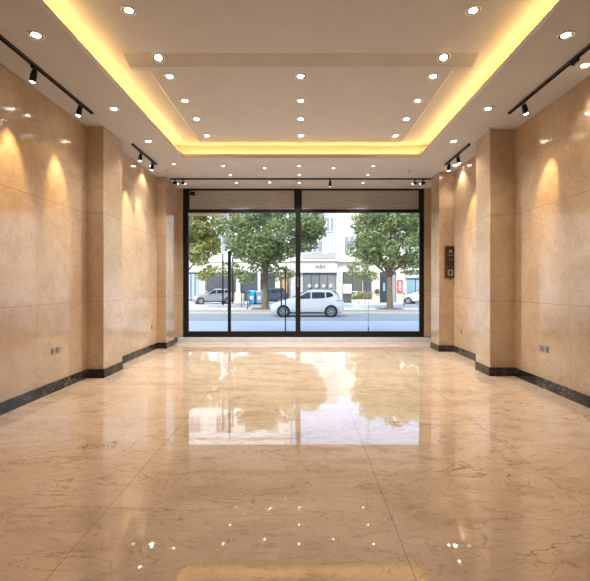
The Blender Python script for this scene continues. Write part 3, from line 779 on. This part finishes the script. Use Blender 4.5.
# ------------------------------------------------------------------ street furniture
def bin_(label, x, y, m, lidm, w=.55, h=1.1):
    t = thing('recycling_bin', label, 'bin', (x, y, KZ), 0, 'bins on the far sidewalk')
    MB().add([(-w*.8,-.38,.1),(w*.8,-.38,.1),(w*.8,.38,.1),(-w*.8,.38,.1),(-w,-.45,h),(w,-.45,h),(w,.45,h),(-w,.45,h)],
             [(3,2,1,0),(4,5,6,7),(0,1,5,4),(1,2,6,5),(2,3,7,6),(3,0,4,7)]).build('body', m, t, bevel=.03)
    MB().prism([(-.50, h), (-.46, h+.10), (.2, h+.17), (.5, h+.08), (.5, h)], -w-.03, w+.03, 'x').build('lid', lidm, t, bevel=.015)
    for sx in (-1, 1): MB().tube([(sx*w*.6-.03, -.30, .07), (sx*w*.6+.03, -.30, .07)], .09, 12).build('wheel', tyre, t)
    MB().box(-w*.5, -.425, h*.45, w*.5, -.40, h*.72).build('sticker', mat('bin sticker', (.66,.62,.62), .5), t)
    return t
YB = 35.2
bin_('bright blue recycling bin standing left of the maple trunk', PX(252, YB), YB, mat('bright blue plastic', (.03,.30,.58), .4), mat('blue lid', (.04,.34,.62), .4), .27, 1.0)
bin_('grey blue bin standing between the bright blue bin and the trunk', PX(259.6, YB), YB, mat('grey blue plastic', (.18,.27,.40), .45), mat('grey blue lid', (.22,.32,.46), .4), .24, .98)
t = thing('utility_cabinet', 'cream utility cabinet on the far sidewalk left of the blue bins', 'cabinet', (PX(240, 34.8), 34.8, KZ))
MB().box(-.40, -.25, 0, .34, .25, .95).build('body', crm, t, bevel=.02); MB().box(-.38, -.29, .95, .38, .29, 1.02).build('lid', crm, t, bevel=.01)
for s in (-1, 1): MB().box(s*.02, -.265, .08, s*.31, -.25, .90).build('door', wh2, t)
t = thing('notice_board', 'low dark board on two posts beside the cream cabinet', 'notice board', (PX(245.5, 31), 31, KZ))
MB().box(-.33, -.03, .98, .33, .03, 1.14).build('board', dkframe, t, bevel=.01)
for s in (-1, 1): MB().tube([(s*.28, 0, 0), (s*.28, 0, 1.0)], .03, 8).build('post', dkframe, t)
t = thing('sign_post', 'thin wooden stake on the kerb left of the maple trunk', 'post', (PX(247.6, 28.0), 28.0, KZ))
MB().tube([(0,0,0), (0,0,1.25)], .035, 8).build('stake', barkm, t); MB().box(-.05, -.05, 1.25, .05, .05, 1.29).build('cap', dkframe, t)
t = thing('bollard', 'thin dark bollard beside the white car at the right edge', 'bollard', (PX(404, 34.3), 34.3, KZ))
MB().lathe([(.07, 0), (.07, .04), (.045, .06), (.04, .85), (.06, .88), (.06, .93), (.03, .98), (.0005, .99)], 14).build('post', dkframe, t)
MB().lathe([(.042, .70), (.044, .70), (.044, .78), (.042, .78)], 14).build('band', wh, t)
# café front: white planters with flowers
potm = mat('white glazed planter', (.72,.70,.68), .4)
def planter(label, px, y, cols, seed):
    rr = random.Random(seed)
    t = thing('flower_planter', label, 'planter', (PX(px, y), y, KZ), 0, 'flower planters outside the olive shop')
    MB().add([(-.24,-.18,0),(.24,-.18,0),(.24,.18,0),(-.24,.18,0),(-.30,-.24,.36),(.30,-.24,.36),(.30,.24,.36),(-.30,.24,.36)],
             [(3,2,1,0),(4,5,6,7),(0,1,5,4),(1,2,6,5),(2,3,7,6),(3,0,4,7)]).build('box', potm, t, bevel=.02)
    def tuft(nm, n, c, lo, hi, s, m):
        q = MB()
        for i in range(n):
            p = Vector((rr.uniform(-.27,.27), rr.uniform(-.2,.2), rr.uniform(lo, hi)))
            u = Vector((rr.gauss(0,1), rr.gauss(0,1), rr.gauss(0,1))).normalized()*s; v = u.orthogonal().normalized()*s*.7
            q.add([p-u, p+v, p+u, p-v], [(0,1,2,3)])
        q.build(nm, m, t, recalc=False)
    tuft('leaves', 160, None, .34, .95, .075, leafA); tuft('blossoms', 70, None, .55, 1.08, .06, cols)
    return t
pk = mat('pink blossom', (.55,.22,.22), .7); og = mat('orange blossom', (.60,.30,.10), .7); wt = mat('white blossom', (.78,.74,.70), .7)
planter('white planter of white flowers, nearest the white hatchback', 355, 36.4, wt, 1)
planter('white planter of orange flowers, middle one of the row', 362, 36.5, og, 2)
planter('white planter of pink flowers, right end of the row', 369.2, 36.4, pk, 3)
t = thing('bench', 'dark slatted bench under the green window poster', 'bench', (PX(348.5, 37.3), 37.3, KZ))
m = MB()
for i in range(3): m.box(-.52, -.20+i*.15, .44, .52, -.08+i*.15, .47)
m.build('seat', dkframe, t)
m = MB()
for i in range(2): m.box(-.52, .26, .60+i*.15, .52, .29, .71+i*.15)
m.build('backrest', dkframe, t)
for s in (-1, 1):
    MB().box(s*.46-.03, -.2, 0, s*.46+.03, -.15, .44).build('leg', dkframe, t); MB().box(s*.46-.03, .25, 0, s*.46+.03, .30, .86).build('leg', dkframe, t)

# ------------------------------------------------------------------ daylight
w = bpy.data.worlds.new('world'); SC.world = w; w.use_nodes = True
nt = w.node_tree; bg = nt.nodes['Background']
sky = nt.nodes.new('ShaderNodeTexSky'); sky.sky_type = 'NISHITA'; sky.sun_disc = False
sky.sun_elevation = R(45); sky.sun_rotation = R(205); sky.air_density = 1.0; sky.dust_density = 1.4; sky.ozone_density = 1.0
nt.links.new(sky.outputs[0], bg.inputs[0]); bg.inputs[1].default_value = .54
s = bpy.data.lights.new('sun', 'SUN'); so = bpy.data.objects.new('sun', s); COL.objects.link(so)
s.energy = 3.5; s.angle = R(1.0); s.color = (1, .95, .86)
sd = Vector((math.sin(R(205))*math.cos(R(45)), math.cos(R(205))*math.cos(R(45)), math.sin(R(45))))
so.rotation_euler = sd.to_track_quat('Z', 'Y').to_euler()
pl = bpy.data.lights.new('window_portal', 'AREA'); pl.shape = 'RECTANGLE'; pl.size = 6.3; pl.size_y = 3.4
po = bpy.data.objects.new('window_portal', pl); COL.objects.link(po); po.location = (.07, 11.66, 1.95); po.rotation_euler = (R(-90), 0, 0)
pl.cycles.is_portal = True

# ------------------------------------------------------------------ output look
vs_ = SC.view_settings; vs_.view_transform = 'Standard'; vs_.look = 'None'; vs_.exposure = .08; vs_.gamma = 1; vs_.use_curve_mapping = False
cy = SC.cycles
cy.use_denoising = True; cy.max_bounces = 10; cy.diffuse_bounces = 5; cy.glossy_bounces = 5; cy.transparent_max_bounces = 16; cy.sample_clamp_indirect = 6
cy.caustics_reflective = True; cy.blur_glossy = .5; cy.caustics_refractive = False
